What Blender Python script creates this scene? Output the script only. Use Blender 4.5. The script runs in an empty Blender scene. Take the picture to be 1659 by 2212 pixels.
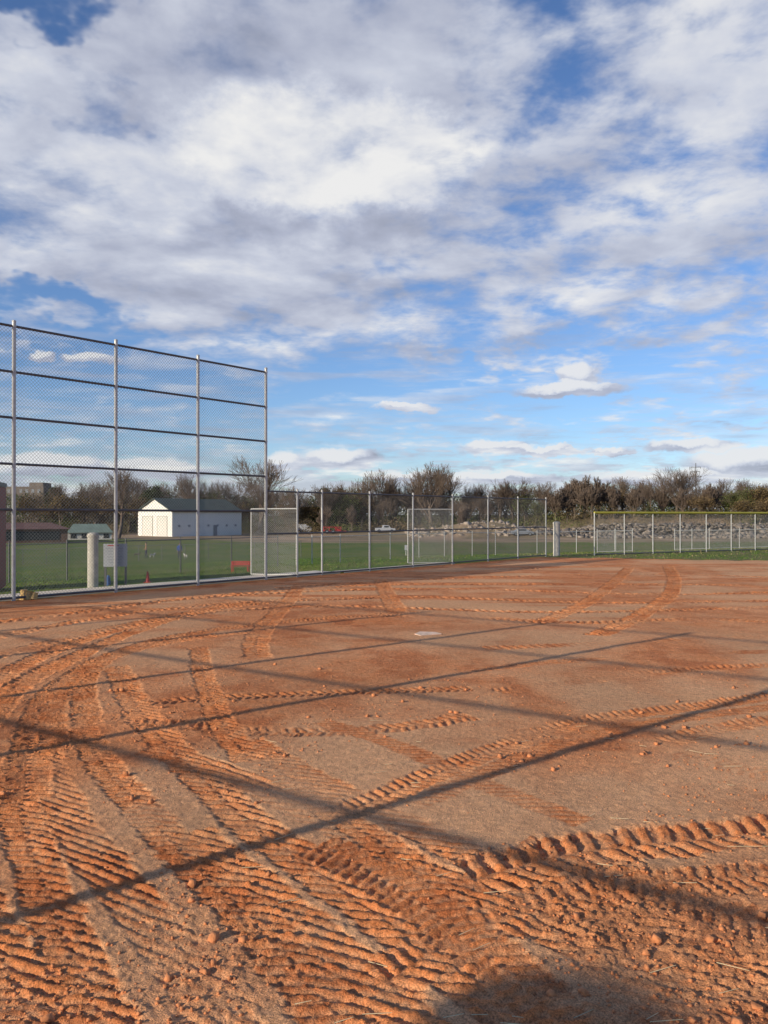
import bpy, math, random
import numpy as np
from mathutils import Vector, Matrix
random.seed(7); RNG=np.random.default_rng(11)
S=bpy.context.scene; COL=S.collection
CH=1.73; F=1720.0
S.view_settings.view_transform='Standard'; S.view_settings.look='None'; S.view_settings.exposure=0
# ------------------------------------------------------------ noise
def vnoise(x,y,seed=0):
    xi=np.floor(x).astype(np.int64); yi=np.floor(y).astype(np.int64)
    fx=x-xi; fy=y-yi; fx=fx*fx*(3-2*fx); fy=fy*fy*(3-2*fy)
    def h(a,b):
        k=(a*374761393+b*668265263+seed*144269504)&0xffffffff
        k=((k^(k>>13))*1274126177)&0xffffffff
        return ((k^(k>>16))&0xffffff)/16777216.0
    a=h(xi,yi);b=h(xi+1,yi);c=h(xi,yi+1);d=h(xi+1,yi+1)
    return (a*(1-fx)+b*fx)*(1-fy)+(c*(1-fx)+d*fx)*fy
def fbm(x,y,o=4,seed=0,g=.5):
    s=0;a=1;t=0
    for i in range(o):
        s=s+a*vnoise(x,y,seed+i*17); t+=a; a*=g
        x,y=(x*.8-y*.6)*2.03+3.1,(x*.6+y*.8)*2.03+7.7
    return s/t
def sst(a,b,x):
    t=np.clip((x-a)/(b-a),0,1); return t*t*(3-2*t)
# ------------------------------------------------------------ terrain
def sdist(x,y):
    s1=(y-1.2*x-24.93)/1.562; s2=(y-33.8-.537*(x-8.93))/1.135
    return np.maximum(s1,s2)
def tz(x,y):
    x=np.asarray(x,float); y=np.asarray(y,float)
    s=sdist(x,y)
    z=-2.4*np.clip((s-1.2)/46.8,0,1)
    z=z+2.6*sst(146,172,y)*sst(22,48,x)+.8*sst(150,175,y)*sst(10,24,x)
    for (cx,cy,rx,ry,h) in [(15,146,7,5,2.0),(22,150,6,5,2.2),(8,152,7,5,1.2),(28,143,5,4,1.5),(-4,160,10,6,.8)]:
        z=z+h*np.exp(-((x-cx)/rx)**2-((y-cy)/ry)**2)
    return z
def tzf(x,y): return float(tz(x,y))
def survey(px,py):
    a=(px-829.5)/F; b=(1112-py)/F; t=5.0
    while t<400:
        if CH+b*t<=tzf(a*t,t): break
        t*=1.004
    return Vector((a*t,t,tzf(a*t,t)))
def at(px,d):
    x=(px-829.5)/F*d; return Vector((x,d,tzf(x,d)))
# ------------------------------------------------------------ node helpers
def newmat(name):
    m=bpy.data.materials.new(name); m.use_nodes=True; return m,m.node_tree.nodes,m.node_tree.links
def mat(name,c,rough=.7,var=.25,scale=6.0,metal=0.0,bump=.15,attr=False,trans=0):
    m,n,l=newmat(name); b=n['Principled BSDF']
    b.inputs['Roughness'].default_value=rough; b.inputs['Metallic'].default_value=metal
    tc=n.new('ShaderNodeTexCoord'); no=n.new('ShaderNodeTexNoise'); no.inputs['Scale'].default_value=scale; no.inputs['Detail'].default_value=4
    l.new(tc.outputs['Object'],no.inputs['Vector'])
    mr=n.new('ShaderNodeMapRange'); mr.inputs[1].default_value=.3; mr.inputs[2].default_value=.7; mr.inputs[3].default_value=1-var; mr.inputs[4].default_value=1+var
    l.new(no.outputs['Fac'],mr.inputs[0])
    mx=n.new('ShaderNodeVectorMath'); mx.operation='SCALE'
    if attr:
        at_=n.new('ShaderNodeAttribute'); at_.attribute_name='Col'; l.new(at_.outputs['Color'],mx.inputs[0])
    else: mx.inputs[0].default_value=c[:3]
    l.new(mr.outputs[0],mx.inputs['Scale']); l.new(mx.outputs[0],b.inputs['Base Color'])
    if bump:
        bp=n.new('ShaderNodeBump'); bp.inputs['Strength'].default_value=bump; bp.inputs['Distance'].default_value=.02
        l.new(no.outputs['Fac'],bp.inputs['Height']); l.new(bp.outputs[0],b.inputs['Normal'])
    return m
M_post=mat('galvanised_steel',(.46,.455,.43),.5,.12,9,.3,.05)
M_rail=mat('weathered_steel',(.12,.12,.12),.55,.2,9,.3,.05)
M_wire=mat('fence_wire',(.19,.19,.19),.55,.1,3,.3,0)
M_wire2=mat('bright_wire',(.34,.34,.33),.5,.1,3,.3,0)
M_conc=mat('cast_concrete',(.46,.43,.37),.9,.22,8,0,.4)
M_path=mat('path_concrete',(.62,.55,.46),.9,.15,2,0,.2)
M_yel=mat('yellow_plastic',(.42,.37,.04),.55,.1,4,0,.05)
M_white=mat('white_siding',(.78,.76,.70),.7,.05,1.0,0,.05)
M_shel=mat('dull_white_paint',(.50,.49,.46),.8,.1,1.0,0,.05)
M_green=mat('green_metal_roof',(.04,.065,.052),.6,.2,.8,0,.1)
M_pgreen=mat('pale_green_roof',(.17,.23,.19),.7,.15,.8,0,.1)
M_red=mat('red_paint',(.34,.022,.02),.55,.2,3,0,.1)
M_dred=mat('dark_red_paint',(.20,.015,.015),.6,.2,3,0,.1)
M_brick=mat('brown_brick',(.14,.085,.062),.9,.3,2,0,.2)
M_tan=mat('tan_masonry',(.17,.14,.115),.9,.15,.5,0,.1)
M_dark=mat('dark_glass',(.03,.035,.04),.2,.2,2,0,0)
M_pane=mat('grey_window',(.22,.23,.24),.4,.2,2,0,0)
M_black=mat('black_rubber',(.02,.02,.02),.9,.2,6,0,.1)
M_vwhite=mat('vehicle_white',(.40,.41,.43),.35,.05,2,0,0)
M_vgrey=mat('vehicle_grey',(.22,.24,.27),.35,.05,2,0,0)
M_bark=mat('grey_bark',(.15,.118,.09),.95,.3,3,0,.3)
M_twig=mat('twigs',(.155,.112,.082),.95,.3,1,0,0)
M_leaf=mat('foliage',(1,1,1),.9,.3,.6,0,0,attr=True)
M_leaf.node_tree.nodes['Principled BSDF'].inputs['Specular IOR Level'].default_value=.05
M_rock=mat('slate_rock',(1,1,1),.9,.35,1.2,0,.5,attr=True)
M_clod=mat('clay_clod',(.58,.22,.085),.95,.3,30,0,.5)
M_straw=mat('straw',(.66,.52,.30),.8,.2,20,0,0)
M_wood=mat('tan_wood',(.5,.33,.13),.85,.35,25,0,.3)
M_skin=mat('skin',(.5,.3,.22),.6,.05,10,0,0)
M_hair=mat('hair',(.06,.04,.03),.8,.2,30,0,0)
M_bluej=mat('blue_jacket',(.03,.09,.36),.8,.15,10,0,.1)
M_tanj=mat('tan_jacket',(.36,.2,.1),.8,.15,10,0,.1)
M_jean=mat('dark_trousers',(.03,.035,.06),.85,.2,10,0,.1)
M_dogw=mat('white_fur',(.6,.56,.5),.9,.15,14,0,.2)
M_dogd=mat('dark_fur',(.05,.04,.035),.9,.25,14,0,.2)
M_blue=mat('blue_plastic',(.03,.10,.3),.5,.1,10,0,0)
# ------------------------------------------------------------ mesh helpers
def link(o,parent=None):
    COL.objects.link(o)
    if parent is not None: o.parent=parent
    return o
def mesh_np(name,V,Q,m,col=None,parent=None,smooth=False,extra=None):
    V=np.asarray(V,np.float32).reshape(-1,3); Q=np.asarray(Q,np.int32).reshape(-1,4)
    me=bpy.data.meshes.new(name); me.vertices.add(len(V)); me.vertices.foreach_set('co',V.ravel())
    me.loops.add(Q.size); me.loops.foreach_set('vertex_index',Q.ravel())
    me.polygons.add(len(Q)); me.polygons.foreach_set('loop_start',np.arange(0,Q.size,4,dtype=np.int32))
    try: me.polygons.foreach_set('loop_total',np.full(len(Q),4,np.int32))
    except Exception: pass
    if smooth: me.polygons.foreach_set('use_smooth',np.ones(len(Q),bool))
    me.update(calc_edges=True)
    if col is not None:
        a=me.color_attributes.new('Col','FLOAT_COLOR','POINT'); c=np.ones((len(V),4),np.float32); c[:,:3]=col; a.data.foreach_set('color',c.ravel())
    if extra:
        for k,v in extra.items():
            a=me.attributes.new(k,'FLOAT','POINT'); a.data.foreach_set('value',v.astype(np.float32).ravel())
    me.materials.append(m); o=bpy.data.objects.new(name,me); return link(o,parent)
def tubes(P,Q,R0,R1,n=3):
    P=np.asarray(P,float).reshape(-1,3);Q=np.asarray(Q,float).reshape(-1,3)
    R0=np.broadcast_to(np.asarray(R0,float),(len(P),));R1=np.broadcast_to(np.asarray(R1,float),(len(P),))
    d=Q-P; L=np.linalg.norm(d,axis=1,keepdims=True)+1e-9; d=d/L
    ref=np.where(np.abs(d[:,2:3])>.9,np.array([[1,0,0.]]),np.array([[0,0,1.]]))
    u=np.cross(d,ref); u/=np.linalg.norm(u,axis=1,keepdims=True); v=np.cross(d,u)
    an=np.arange(n)*2*math.pi/n
    ring=u[:,None,:]*np.cos(an)[None,:,None]+v[:,None,:]*np.sin(an)[None,:,None]
    V=np.concatenate([P[:,None,:]+ring*R0[:,None,None],Q[:,None,:]+ring*R1[:,None,None]],1)
    b=(np.arange(len(P))*2*n)[:,None]; i=np.arange(n); j=(i+1)%n
    F_=np.stack([b+i,b+j,b+n+j,b+n+i],-1).reshape(-1,4)
    return V.reshape(-1,3),F_
class MB:
    def __init__(s): s.v=[];s.f=[]
    def tube(s,p,q,r0,r1=None,n=8):
        r1=r0 if r1 is None else r1
        V,F_=tubes([p],[q],r0,r1,n); b=len(s.v); s.v+=V.tolist(); s.f+=[tuple(int(i)+b for i in f) for f in F_]
        s.f.append(tuple(b+i for i in range(n))); s.f.append(tuple(b+n+i for i in reversed(range(n)))); return s
    def box(s,c,d,rz=0.0,taper=1.0):
        b=len(s.v); cx,cy,cz=c; co,si=math.cos(rz),math.sin(rz)
        for z in (-1,1):
            k=taper if z>0 else 1
            for x,y in ((-1,-1),(1,-1),(1,1),(-1,1)):
                X=x*d[0]/2*k;Y=y*d[1]/2*k; s.v.append((cx+X*co-Y*si,cy+X*si+Y*co,cz+z*d[2]/2))
        s.f+=[(b,b+3,b+2,b+1),(b+4,b+5,b+6,b+7)]+[(b+i,b+(i+1)%4,b+4+(i+1)%4,b+4+i) for i in range(4)]; return s
    def poly(s,pts): b=len(s.v); s.v+=[tuple(p) for p in pts]; s.f.append(tuple(range(b,b+len(pts)))); return s
    def prism(s,prof,y0,y1):
        b=len(s.v);n=len(prof)
        s.v+=[(x,y0,z) for x,z in prof]+[(x,y1,z) for x,z in prof]
        s.f.append(tuple(range(b,b+n))); s.f.append(tuple(b+n+i for i in reversed(range(n))))
        s.f+=[(b+(i+1)%n,b+i,b+n+i,b+n+(i+1)%n) for i in range(n)]; return s
    def ball(s,c,r,seg=10,rings=6):
        b=len(s.v); r=r if hasattr(r,'__len__') else (r,r,r)
        for i in range(rings+1):
            t=math.pi*i/rings
            for j in range(seg):
                a=2*math.pi*j/seg; s.v.append((c[0]+r[0]*math.sin(t)*math.cos(a),c[1]+r[1]*math.sin(t)*math.sin(a),c[2]+r[2]*math.cos(t)))
        for i in range(rings):
            for j in range(seg): s.f.append((b+i*seg+j,b+(i+1)*seg+j,b+(i+1)*seg+(j+1)%seg,b+i*seg+(j+1)%seg))
        return s
    def build(s,name,m,parent=None,bevel=0,smooth=False):
        me=bpy.data.meshes.new(name); me.from_pydata(s.v,[],s.f); me.materials.append(m)
        if smooth:
            for p in me.polygons: p.use_smooth=True
        o=bpy.data.objects.new(name,me); link(o,parent)
        if bevel:
            b=o.modifiers.new('bevel','BEVEL'); b.width=bevel; b.segments=2
        return o
def root(name,loc,label,cat,group=None,rz=0,kind=None,sc=1):
    e=bpy.data.objects.new(name,None); e.location=loc; e.rotation_euler=(0,0,rz); e.scale=(sc,)*3; e.empty_display_size=.2; link(e)
    e['label']=label; e['category']=cat
    if group: e['group']=group
    if kind: e['kind']=kind
    return e
def tag(o,label,cat,group=None,kind=None):
    o['label']=label;o['category']=cat
    if group:o['group']=group
    if kind:o['kind']=kind
    return o
def copy_thing(e,name=None):
    c=e.copy(); COL.objects.link(c)
    for ch in list(e.children):
        k=ch.copy(); COL.objects.link(k); k.parent=c
        for g in list(ch.children):
            kk=g.copy(); COL.objects.link(kk); kk.parent=k
    return c
# ------------------------------------------------------------ ground sheet
ys=list(np.arange(-40,-4,4.0))+list(np.arange(-4,2.4,.4)); y=2.4
while y<45: ys.append(y); y+=max(.0065,.0025*y)
while y<230: ys.append(y); y*=1.009
while y<4000: ys.append(y); y*=1.05
ys=np.array(ys); NI=1200
w=np.where(ys<2.4,2.7,.56*ys+1.36)
u=np.linspace(-1,1,NI); to=np.linspace(0,1,36)[1:]
Xi=u[None,:]*w[:,None]; W=70+1.6*np.abs(ys)
Xr=w[:,None]+(to[None,:]**2)*(W-w)[:,None]
X=np.concatenate([-Xr[:,::-1],Xi,Xr],1); Y=np.repeat(ys[:,None],X.shape[1],1)
Z=tz(X,Y); s=sdist(X,Y)
edge=(fbm(X*1.5,Y*1.5,3,5)-.5)
rg=(X>6.0)&(Y>32.3-.30*(X-6.7)+edge*1.6)
inf=((s<.05)&(~rg)).astype(float)
near=(Y<48)
# tracks, measured from the photograph and laid on the ground in metres
def G(px,py): d=CH*F/(py-1112); return ((px-829.5)/F*d,d)
def smooth_path(pts,step):
    P=[np.array(p,float) for p in pts]; P=[2*P[0]-P[1]]+P+[2*P[-1]-P[-2]]; out=[]
    for i in range(1,len(P)-2):
        L=np.linalg.norm(P[i+1]-P[i]); n=max(2,int(L/step))
        for k in range(n):
            t=k/n; a,b,c,d=P[i-1:i+3]
            out.append(.5*((2*b)+(-a+c)*t+(2*a-5*b+4*c-d)*t*t+(-a+3*b-3*c+d)*t**3))
    out.append(P[-2]); return np.array(out)
H=np.zeros_like(X); C=np.zeros_like(X)
wob=fbm(X*1.3,Y*1.3,3,31); wob2=fbm(X*9,Y*9,3,77); wob3=fbm(X*28,Y*28,2,78)
def track(pts,wd,pitch,depth,style='chev',fade=.5,seed=0):
    path=smooth_path([G(*p) for p in pts],.3)
    V=np.full(X.shape,9.0,np.float32); U=np.zeros(X.shape,np.float32); acc=0
    for a,b in zip(path[:-1],path[1:]):
        d=b-a; L=float(np.hypot(*d)); 
        if L<1e-4: continue
        d=d/L; m=wd*1.7
        r0=np.searchsorted(ys,min(a[1],b[1])-m); r1=np.searchsorted(ys,max(a[1],b[1])+m)
        if r1<=r0: acc+=L; continue
        x=X[r0:r1]-a[0]; yy=Y[r0:r1]-a[1]; tt=x*d[0]+yy*d[1]; vv=-x*d[1]+yy*d[0]
        ok=(tt>-.04)&(tt<L+.04)&(np.abs(vv)<np.abs(V[r0:r1]))
        V[r0:r1][ok]=vv[ok]; U[r0:r1][ok]=(tt+acc)[ok]; acc+=L
    sel=np.abs(V)<wd*1.7
    v=V[sel]; uu=U[sel]; wn=wob2[sel]; w3=wob3[sel]; side=np.where(v>0,7.0,0.0)
    bar=style!='chev'
    if style=='chev': ph=uu/pitch+np.abs(v)/wd*.55+np.where(v>0,.5,0)
    elif style=='rung':
        an=.28+.30*math.sin(seed*2.3)
        if seed%3: an=an+np.where(v>0,.22,-.22)
        ph=(Y[sel]*np.cos(an)+X[sel]*np.sin(an))/pitch+seed*.37+np.where(v>0,.5,0)*(seed%3>0)
        if not seed%3: side=side*0
    else: ph=uu/pitch+.12*np.sin(v*9); side=side*0
    ph=ph+(wn-.5)*.34
    kk=np.floor(ph+.25); rnd=vnoise(kk*1.37+seed*3.1,side+kk*.61,seed+90); rnd2=vnoise(kk*2.11+5,side+kk*.37+seed,seed+91)
    e=np.abs(v)/wd*(1+.3*(wn-.5)+.35*(rnd2-.5)); ins=sst(1.08,.86,e)
    amp=sst(fade-.12,fade+.2,vnoise(uu*.9+seed*7.3,v*2+seed,seed+3)*.6+wob[sel]*.5)
    lg=np.clip(np.sin(ph*2*math.pi)*2.2-.1,-1,1)
    lug=lg*((.15+1.0*rnd)*(.25+1.4*w3) if bar else (.15+1.0*rnd)*(.5+w3))
    if not bar or (style=='rung' and seed%3): lug=lug*sst(.0,.16,e)
    rdg=np.exp(-((e-1.12)/.14)**2)*(.1+wn*.9)*sst(.4,.65,w3)*(.8 if style=='rung' else 1)
    fd=(ins*(-depth*(.28 if style=='rung' else .25)+depth*.38*lug)+rdg*depth*.25)*(.08+.92*amp)
    H[sel]=H[sel]*(1-.85*ins*amp)+fd; C[sel]=np.maximum(C[sel]*(1-.2*ins),(ins*(.22+.40*amp+.20*lg)+.25*rdg)*(.45+.8*wob[sel])*(.65+.7*w3))
T=[([(540,1600),(640,1660),(800,1740),(1000,1840),(1300,1960),(1700,2130)],.12,.07,.026,'rung',.38),
([(330,1620),(470,1660),(620,1730),(760,1800),(960,1900),(1300,2060),(1600,2240)],.13,.075,.026,'rung',.36),
([(440,1560),(560,1640),(700,1740),(840,1830),(960,1930)],.11,.07,.024,'rung',.4),
([(420,1800),(600,1950),(740,2060),(900,2230)],.12,.068,.028,'rung',.34),
([(250,1440),(320,1560),(480,1720),(640,1850),(860,2000),(1150,2212)],.14,.072,.030,'rung',.30),
([(150,1480),(190,1600),(320,1760),(520,1960),(760,2230)],.12,.066,.030,'rung',.30),
([(80,1560),(120,1700),(230,1880),(400,2080),(520,2260)],.12,.062,.030,'rung',.28),
([(20,1640),(60,1800),(130,2000),(230,2240)],.12,.064,.030,'rung',.28),
([(-120,1680),(-90,1850),(0,2050),(80,2240)],.12,.066,.030,'rung',.3),
([(1700,1890),(1400,1905),(1200,1950),(1000,2010),(850,2110)],.14,.075,.022,'chev',.42),
([(1720,2020),(1500,1950),(1300,1880),(1130,1830)],.14,.075,.022,'chev',.40),
([(1720,2180),(1450,2080),(1200,1980),(1000,1900)],.13,.07,.024,'rung',.36),
([(1720,2090),(1560,2100),(1400,2150),(1280,2240)],.13,.075,.022,'rung',.38),
([(1240,2240),(1100,2100),(980,2000),(840,1900),(700,1830)],.14,.07,.024,'chev',.36),
([(1720,1785),(1500,1810),(1340,1825),(1180,1850),(1040,1890)],.19,.11,.046,'chev',.22),
([(1760,1490),(1500,1525),(1250,1560),(1050,1625),(860,1705),(760,1750)],.13,.075,.026,'chev',.38),
([(1760,1515),(1500,1548),(1260,1590),(1080,1655),(900,1735)],.10,.065,.018,'rung',.42),
([(220,1550),(420,1568),(640,1582),(860,1570),(1010,1548)],.13,.085,.028,'chev',.42),
([(330,1515),(600,1500),(860,1492),(1010,1488)],.12,.085,.024,'chev',.46),
([(1760,1432),(1500,1445),(1300,1465),(1080,1492)],.13,.085,.026,'chev',.42),
([(1760,1545),(1560,1570),(1450,1600)],.13,.085,.020,'chev',.5),
([(700,1560),(860,1610),(1060,1700),(1250,1770)],.10,.065,.007,'rung',.5),
([(430,1400),(440,1460),(480,1560),(540,1640)],.12,.07,.030,'rung',.25),
([(60,1720),(70,1600),(110,1500),(230,1420),(400,1370),(640,1340),(900,1322)],.14,.085,.040,'chev',.22),
([(190,1560),(185,1470),(240,1420),(380,1385),(560,1362)],.12,.08,.038,'bar',.22),
([(120,1620),(120,1510),(190,1440),(330,1390),(520,1350)],.11,.08,.034,'bar',.25),
([(-40,1570),(40,1480),(160,1420),(300,1360),(470,1310),(660,1290)],.15,.11,.046,'bar',.22),
([(-60,1500),(60,1430),(220,1370),(400,1325),(600,1300),(800,1292)],.15,.11,.046,'chev',.22),
([(-60,1430),(120,1385),(300,1345),(500,1318),(760,1310),(1200,1322),(1720,1310)],.16,.15,.048,'chev',.32),
([(-60,1390),(120,1350),(330,1318),(600,1296),(900,1290),(1300,1302),(1720,1296)],.16,.15,.048,'chev',.32),
([(-60,1350),(150,1325),(400,1294),(700,1276),(1000,1272),(1400,1284),(1720,1278)],.17,.18,.052,'chev',.32),
([(250,1310),(500,1283),(800,1264),(1100,1262),(1400,1262),(1720,1266)],.17,.2,.052,'chev',.32),
([(600,1270),(900,1252),(1150,1244),(1400,1240),(1720,1248)],.18,.22,.052,'chev',.38),
([(900,1240),(1200,1226),(1450,1222),(1720,1232)],.18,.22,.045,'chev',.45),
([(1442,1222),(1455,1250),(1445,1285),(1380,1330),(1290,1372)],.18,.16,.05,'chev',.12),
([(1360,1225),(1320,1262),(1250,1310),(1140,1352)],.17,.16,.045,'chev',.25),
([(1720,1345),(1500,1338),(1250,1345),(1050,1335),(800,1330)],.16,.13,.036,'chev',.42),
([(1720,1375),(1500,1380),(1250,1392),(1050,1400)],.14,.12,.022,'bar',.5),
([(1720,1405),(1450,1415),(1200,1430),(1000,1450)],.12,.10,.014,'rung',.5),
([(1720,1690),(1500,1640),(1300,1600),(1120,1580)],.13,.075,.014,'chev',.5),
([(650,1262),(620,1300),(560,1370),(555,1420)],.17,.14,.034,'rung',.25),
([(820,1252),(835,1280),(860,1325)],.19,.14,.034,'rung',.25),
]
for i,t in enumerate(T): track(*t,seed=i)
# broad loose / disturbed soil
rough=np.clip(sst(4.7,3.3,Y)*sst(.42,.62,fbm(X*1.1,Y*1.1,3,9)+.06*sst(-1,2,X)),0,1)*sst(-1.6,.1,X-.1*Y+.2)
rough=np.maximum(rough,.25*sst(.3,1.2,sst(-1.2,-4,X+ .12*Y)*fbm(X*.6+4,Y*.6,3,12)*1.9)*sst(14,6,Y))
mound=np.exp(-((X+.3)/2.1)**2-((Y-13.0)/1.2)**2)
C=np.maximum(C,.7*rough*(.4+.8*wob)); C=np.maximum(C,mound*1.0*(.5+.6*wob))
C=np.maximum(C,.8*sst(1.3,.1,-s-edge*1.5)*(Y<40))
C=np.maximum(C,.60*sst(.44,.72,fbm(X*.55+9,Y*.4,4,21)))
C=np.maximum(C,.65*sst(.46,.66,fbm(X*.18+3,Y*1.3,4,24))*sst(9,15,Y))
C=np.maximum(C,.42*sst(-.2,-2.4,X+.1*Y)*sst(13,6,Y)*(.3+1.0*wob))
grain=fbm(X*40,Y*40,2,41)
cl=fbm(X*19,Y*19,3,55); Cc_=np.clip(C,0,1)
clod=sst(.54,.68,cl)*.007*(.03+rough+.30*Cc_)
cl2=sst(.55,.68,fbm(X*45,Y*45,2,57))*.005*(.25+rough+.5*Cc_)
cl3=sst(.62,.74,fbm(X*7+5,Y*7,4,59))*.011*rough
H=H+clod+cl2+cl3+(grain-.5)*.0055+(fbm(X*2.2,Y*2.2,3,61)-.5)*.014*(1+.5*rough)
Z=Z+H*inf*sst(60,45,Y)
Z=Z+(1-inf)*sst(70,20,Y)*(fbm(X*9,Y*9,3,66)-.4)*.03*sst(0,.8,np.abs(s))
Z=np.where((Y>140)&(Y<260),Z+(fbm(X*.35,Y*.35,4,71)-.5)*1.0*sst(5,15,X),Z)
C=C+(wob2-.5)*.35*C+(wob3-.5)*.25*C+(wob2-.5)*.14
C=np.clip((C+.08)*1.08,0,1)[...,None]
sand=np.array([.71,.390,.200]); clay=np.array([.66,.225,.078]); wet=np.array([.42,.120,.042])
var=(.82+.36*fbm(X*.9,Y*.9,5,81))[...,None]
soil=(sand*(1-C)+clay*C)*var
wm=(sst(.46,.68,fbm(X*3+2,Y*3,4,91))*.7)[...,None]*np.clip(C-.06,0,1)
soil=soil*(1-wm)+wet*wm
g1=np.array([.105,.170,.028]); g2=np.array([.165,.190,.045]); dry=np.array([.34,.26,.15]); dirt=np.array([.40,.28,.18])
gm=sst(.42,.66,fbm(X*.35,Y*.2,4,101)+.06*sst(60,100,Y))[...,None]
grass=g1*(1-gm)+g2*gm
wd_=(sst(.55,.7,fbm(X*2.5,Y*2.5,3,105)+.12*(rg))*(.2+.5*rg))[...,None]
grass=grass*(1-wd_)+dry*.6*wd_
far=sst(116,124,Y+(fbm(X*.08,Y*.08,3,111)-.5)*16-14*sst(-15,-30,X))[...,None]
dn=sst(.4,.6,fbm(X*.12,Y*.25,4,115))[...,None]
farc=dirt*dn+dry*(1-dn)*.75
grass=grass*(1-far)+farc*far
fw=sst(160,185,Y)[...,None]; grass=grass*(1-fw)+np.array([.08,.07,.035])*fw
I3=inf[...,None]; colr=soil*I3+grass*(1-I3)
nr,nc=X.shape; idx=np.arange(nr*nc).reshape(nr,nc)
Q=np.stack([idx[:-1,:-1],idx[:-1,1:],idx[1:,1:],idx[1:,:-1]],-1).reshape(-1,4)
mg,n,l=newmat('field_soil_and_grass'); b=n['Principled BSDF']; b.inputs['Roughness'].default_value=.95; b.inputs['Specular IOR Level'].default_value=.1
ac=n.new('ShaderNodeAttribute'); ac.attribute_name='Col'
tc=n.new('ShaderNodeTexCoord')
n1=n.new('ShaderNodeTexNoise'); n1.inputs['Scale'].default_value=130; n1.inputs['Detail'].default_value=3; n1.inputs['Roughness'].default_value=.7
n2=n.new('ShaderNodeTexNoise'); n2.inputs['Scale'].default_value=14; n2.inputs['Detail'].default_value=6; n2.inputs['Roughness'].default_value=.7
for k in (n1,n2): l.new(tc.outputs['Object'],k.inputs['Vector'])
def mrange(inp,a,b_,c,d):
    k=n.new('ShaderNodeMapRange'); k.inputs[1].default_value=a;k.inputs[2].default_value=b_;k.inputs[3].default_value=c;k.inputs[4].default_value=d; l.new(inp,k.inputs[0]); return k.outputs[0]
m1=mrange(n1.outputs['Fac'],.3,.7,.48,1.52); m2=mrange(n2.outputs['Fac'],.3,.7,.80,1.20)
mm=n.new('ShaderNodeMath'); mm.operation='MULTIPLY'; l.new(m1,mm.inputs[0]); l.new(m2,mm.inputs[1])
vs=n.new('ShaderNodeVectorMath'); vs.operation='SCALE'; l.new(ac.outputs['Color'],vs.inputs[0]); l.new(mm.outputs[0],vs.inputs['Scale']); l.new(vs.outputs[0],b.inputs['Base Color'])
ad=n.new('ShaderNodeMath'); ad.operation='ADD'; l.new(n1.outputs['Fac'],ad.inputs[0]); l.new(n2.outputs['Fac'],ad.inputs[1])
bp=n.new('ShaderNodeBump'); bp.inputs['Strength'].default_value=.75; bp.inputs['Distance'].default_value=.012; l.new(ad.outputs[0],bp.inputs['Height']); l.new(bp.outputs[0],b.inputs['Normal'])
g=mesh_np('ground',np.stack([X,Y,Z],-1),Q,mg,colr.reshape(-1,3),smooth=True)
tag(g,'orange clay infield with tyre tracks, grass beyond','ground',kind='structure')
del H,C,colr,soil,grass
# path behind the fence
def strip(name,pts,o0,o1,m,lab):
    V=[];Q_=[]
    nx,ny=-.768,.640
    for i,(x,y) in enumerate(pts):
        for o in (o0,o1):
            X_=x+nx*o;Y_=y+ny*o; V.append((X_,Y_,tzf(X_,Y_)+.035))
        for o in (o1,o0):
            X_=x+nx*o;Y_=y+ny*o; V.append((X_,Y_,tzf(X_,Y_)-.15))
        if i:
            a=4*(i-1);b=4*i
            for k in range(4): Q_.append((a+k,a+(k+1)%4,b+(k+1)%4,b+k))
    return tag(mesh_np(name,V,Q_,m),lab,'path',kind='structure')
L=lambda x:(x,24.93+1.2*x)
strip('path',[L(x) for x in np.linspace(-11,-1.2,25)],.12,1.15,M_path,'pale concrete path behind the fence')
strip('path',[L(x) for x in np.linspace(-1.1,2.6,12)],.12,.6,M_path,'narrow concrete strip behind the fence')
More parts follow.
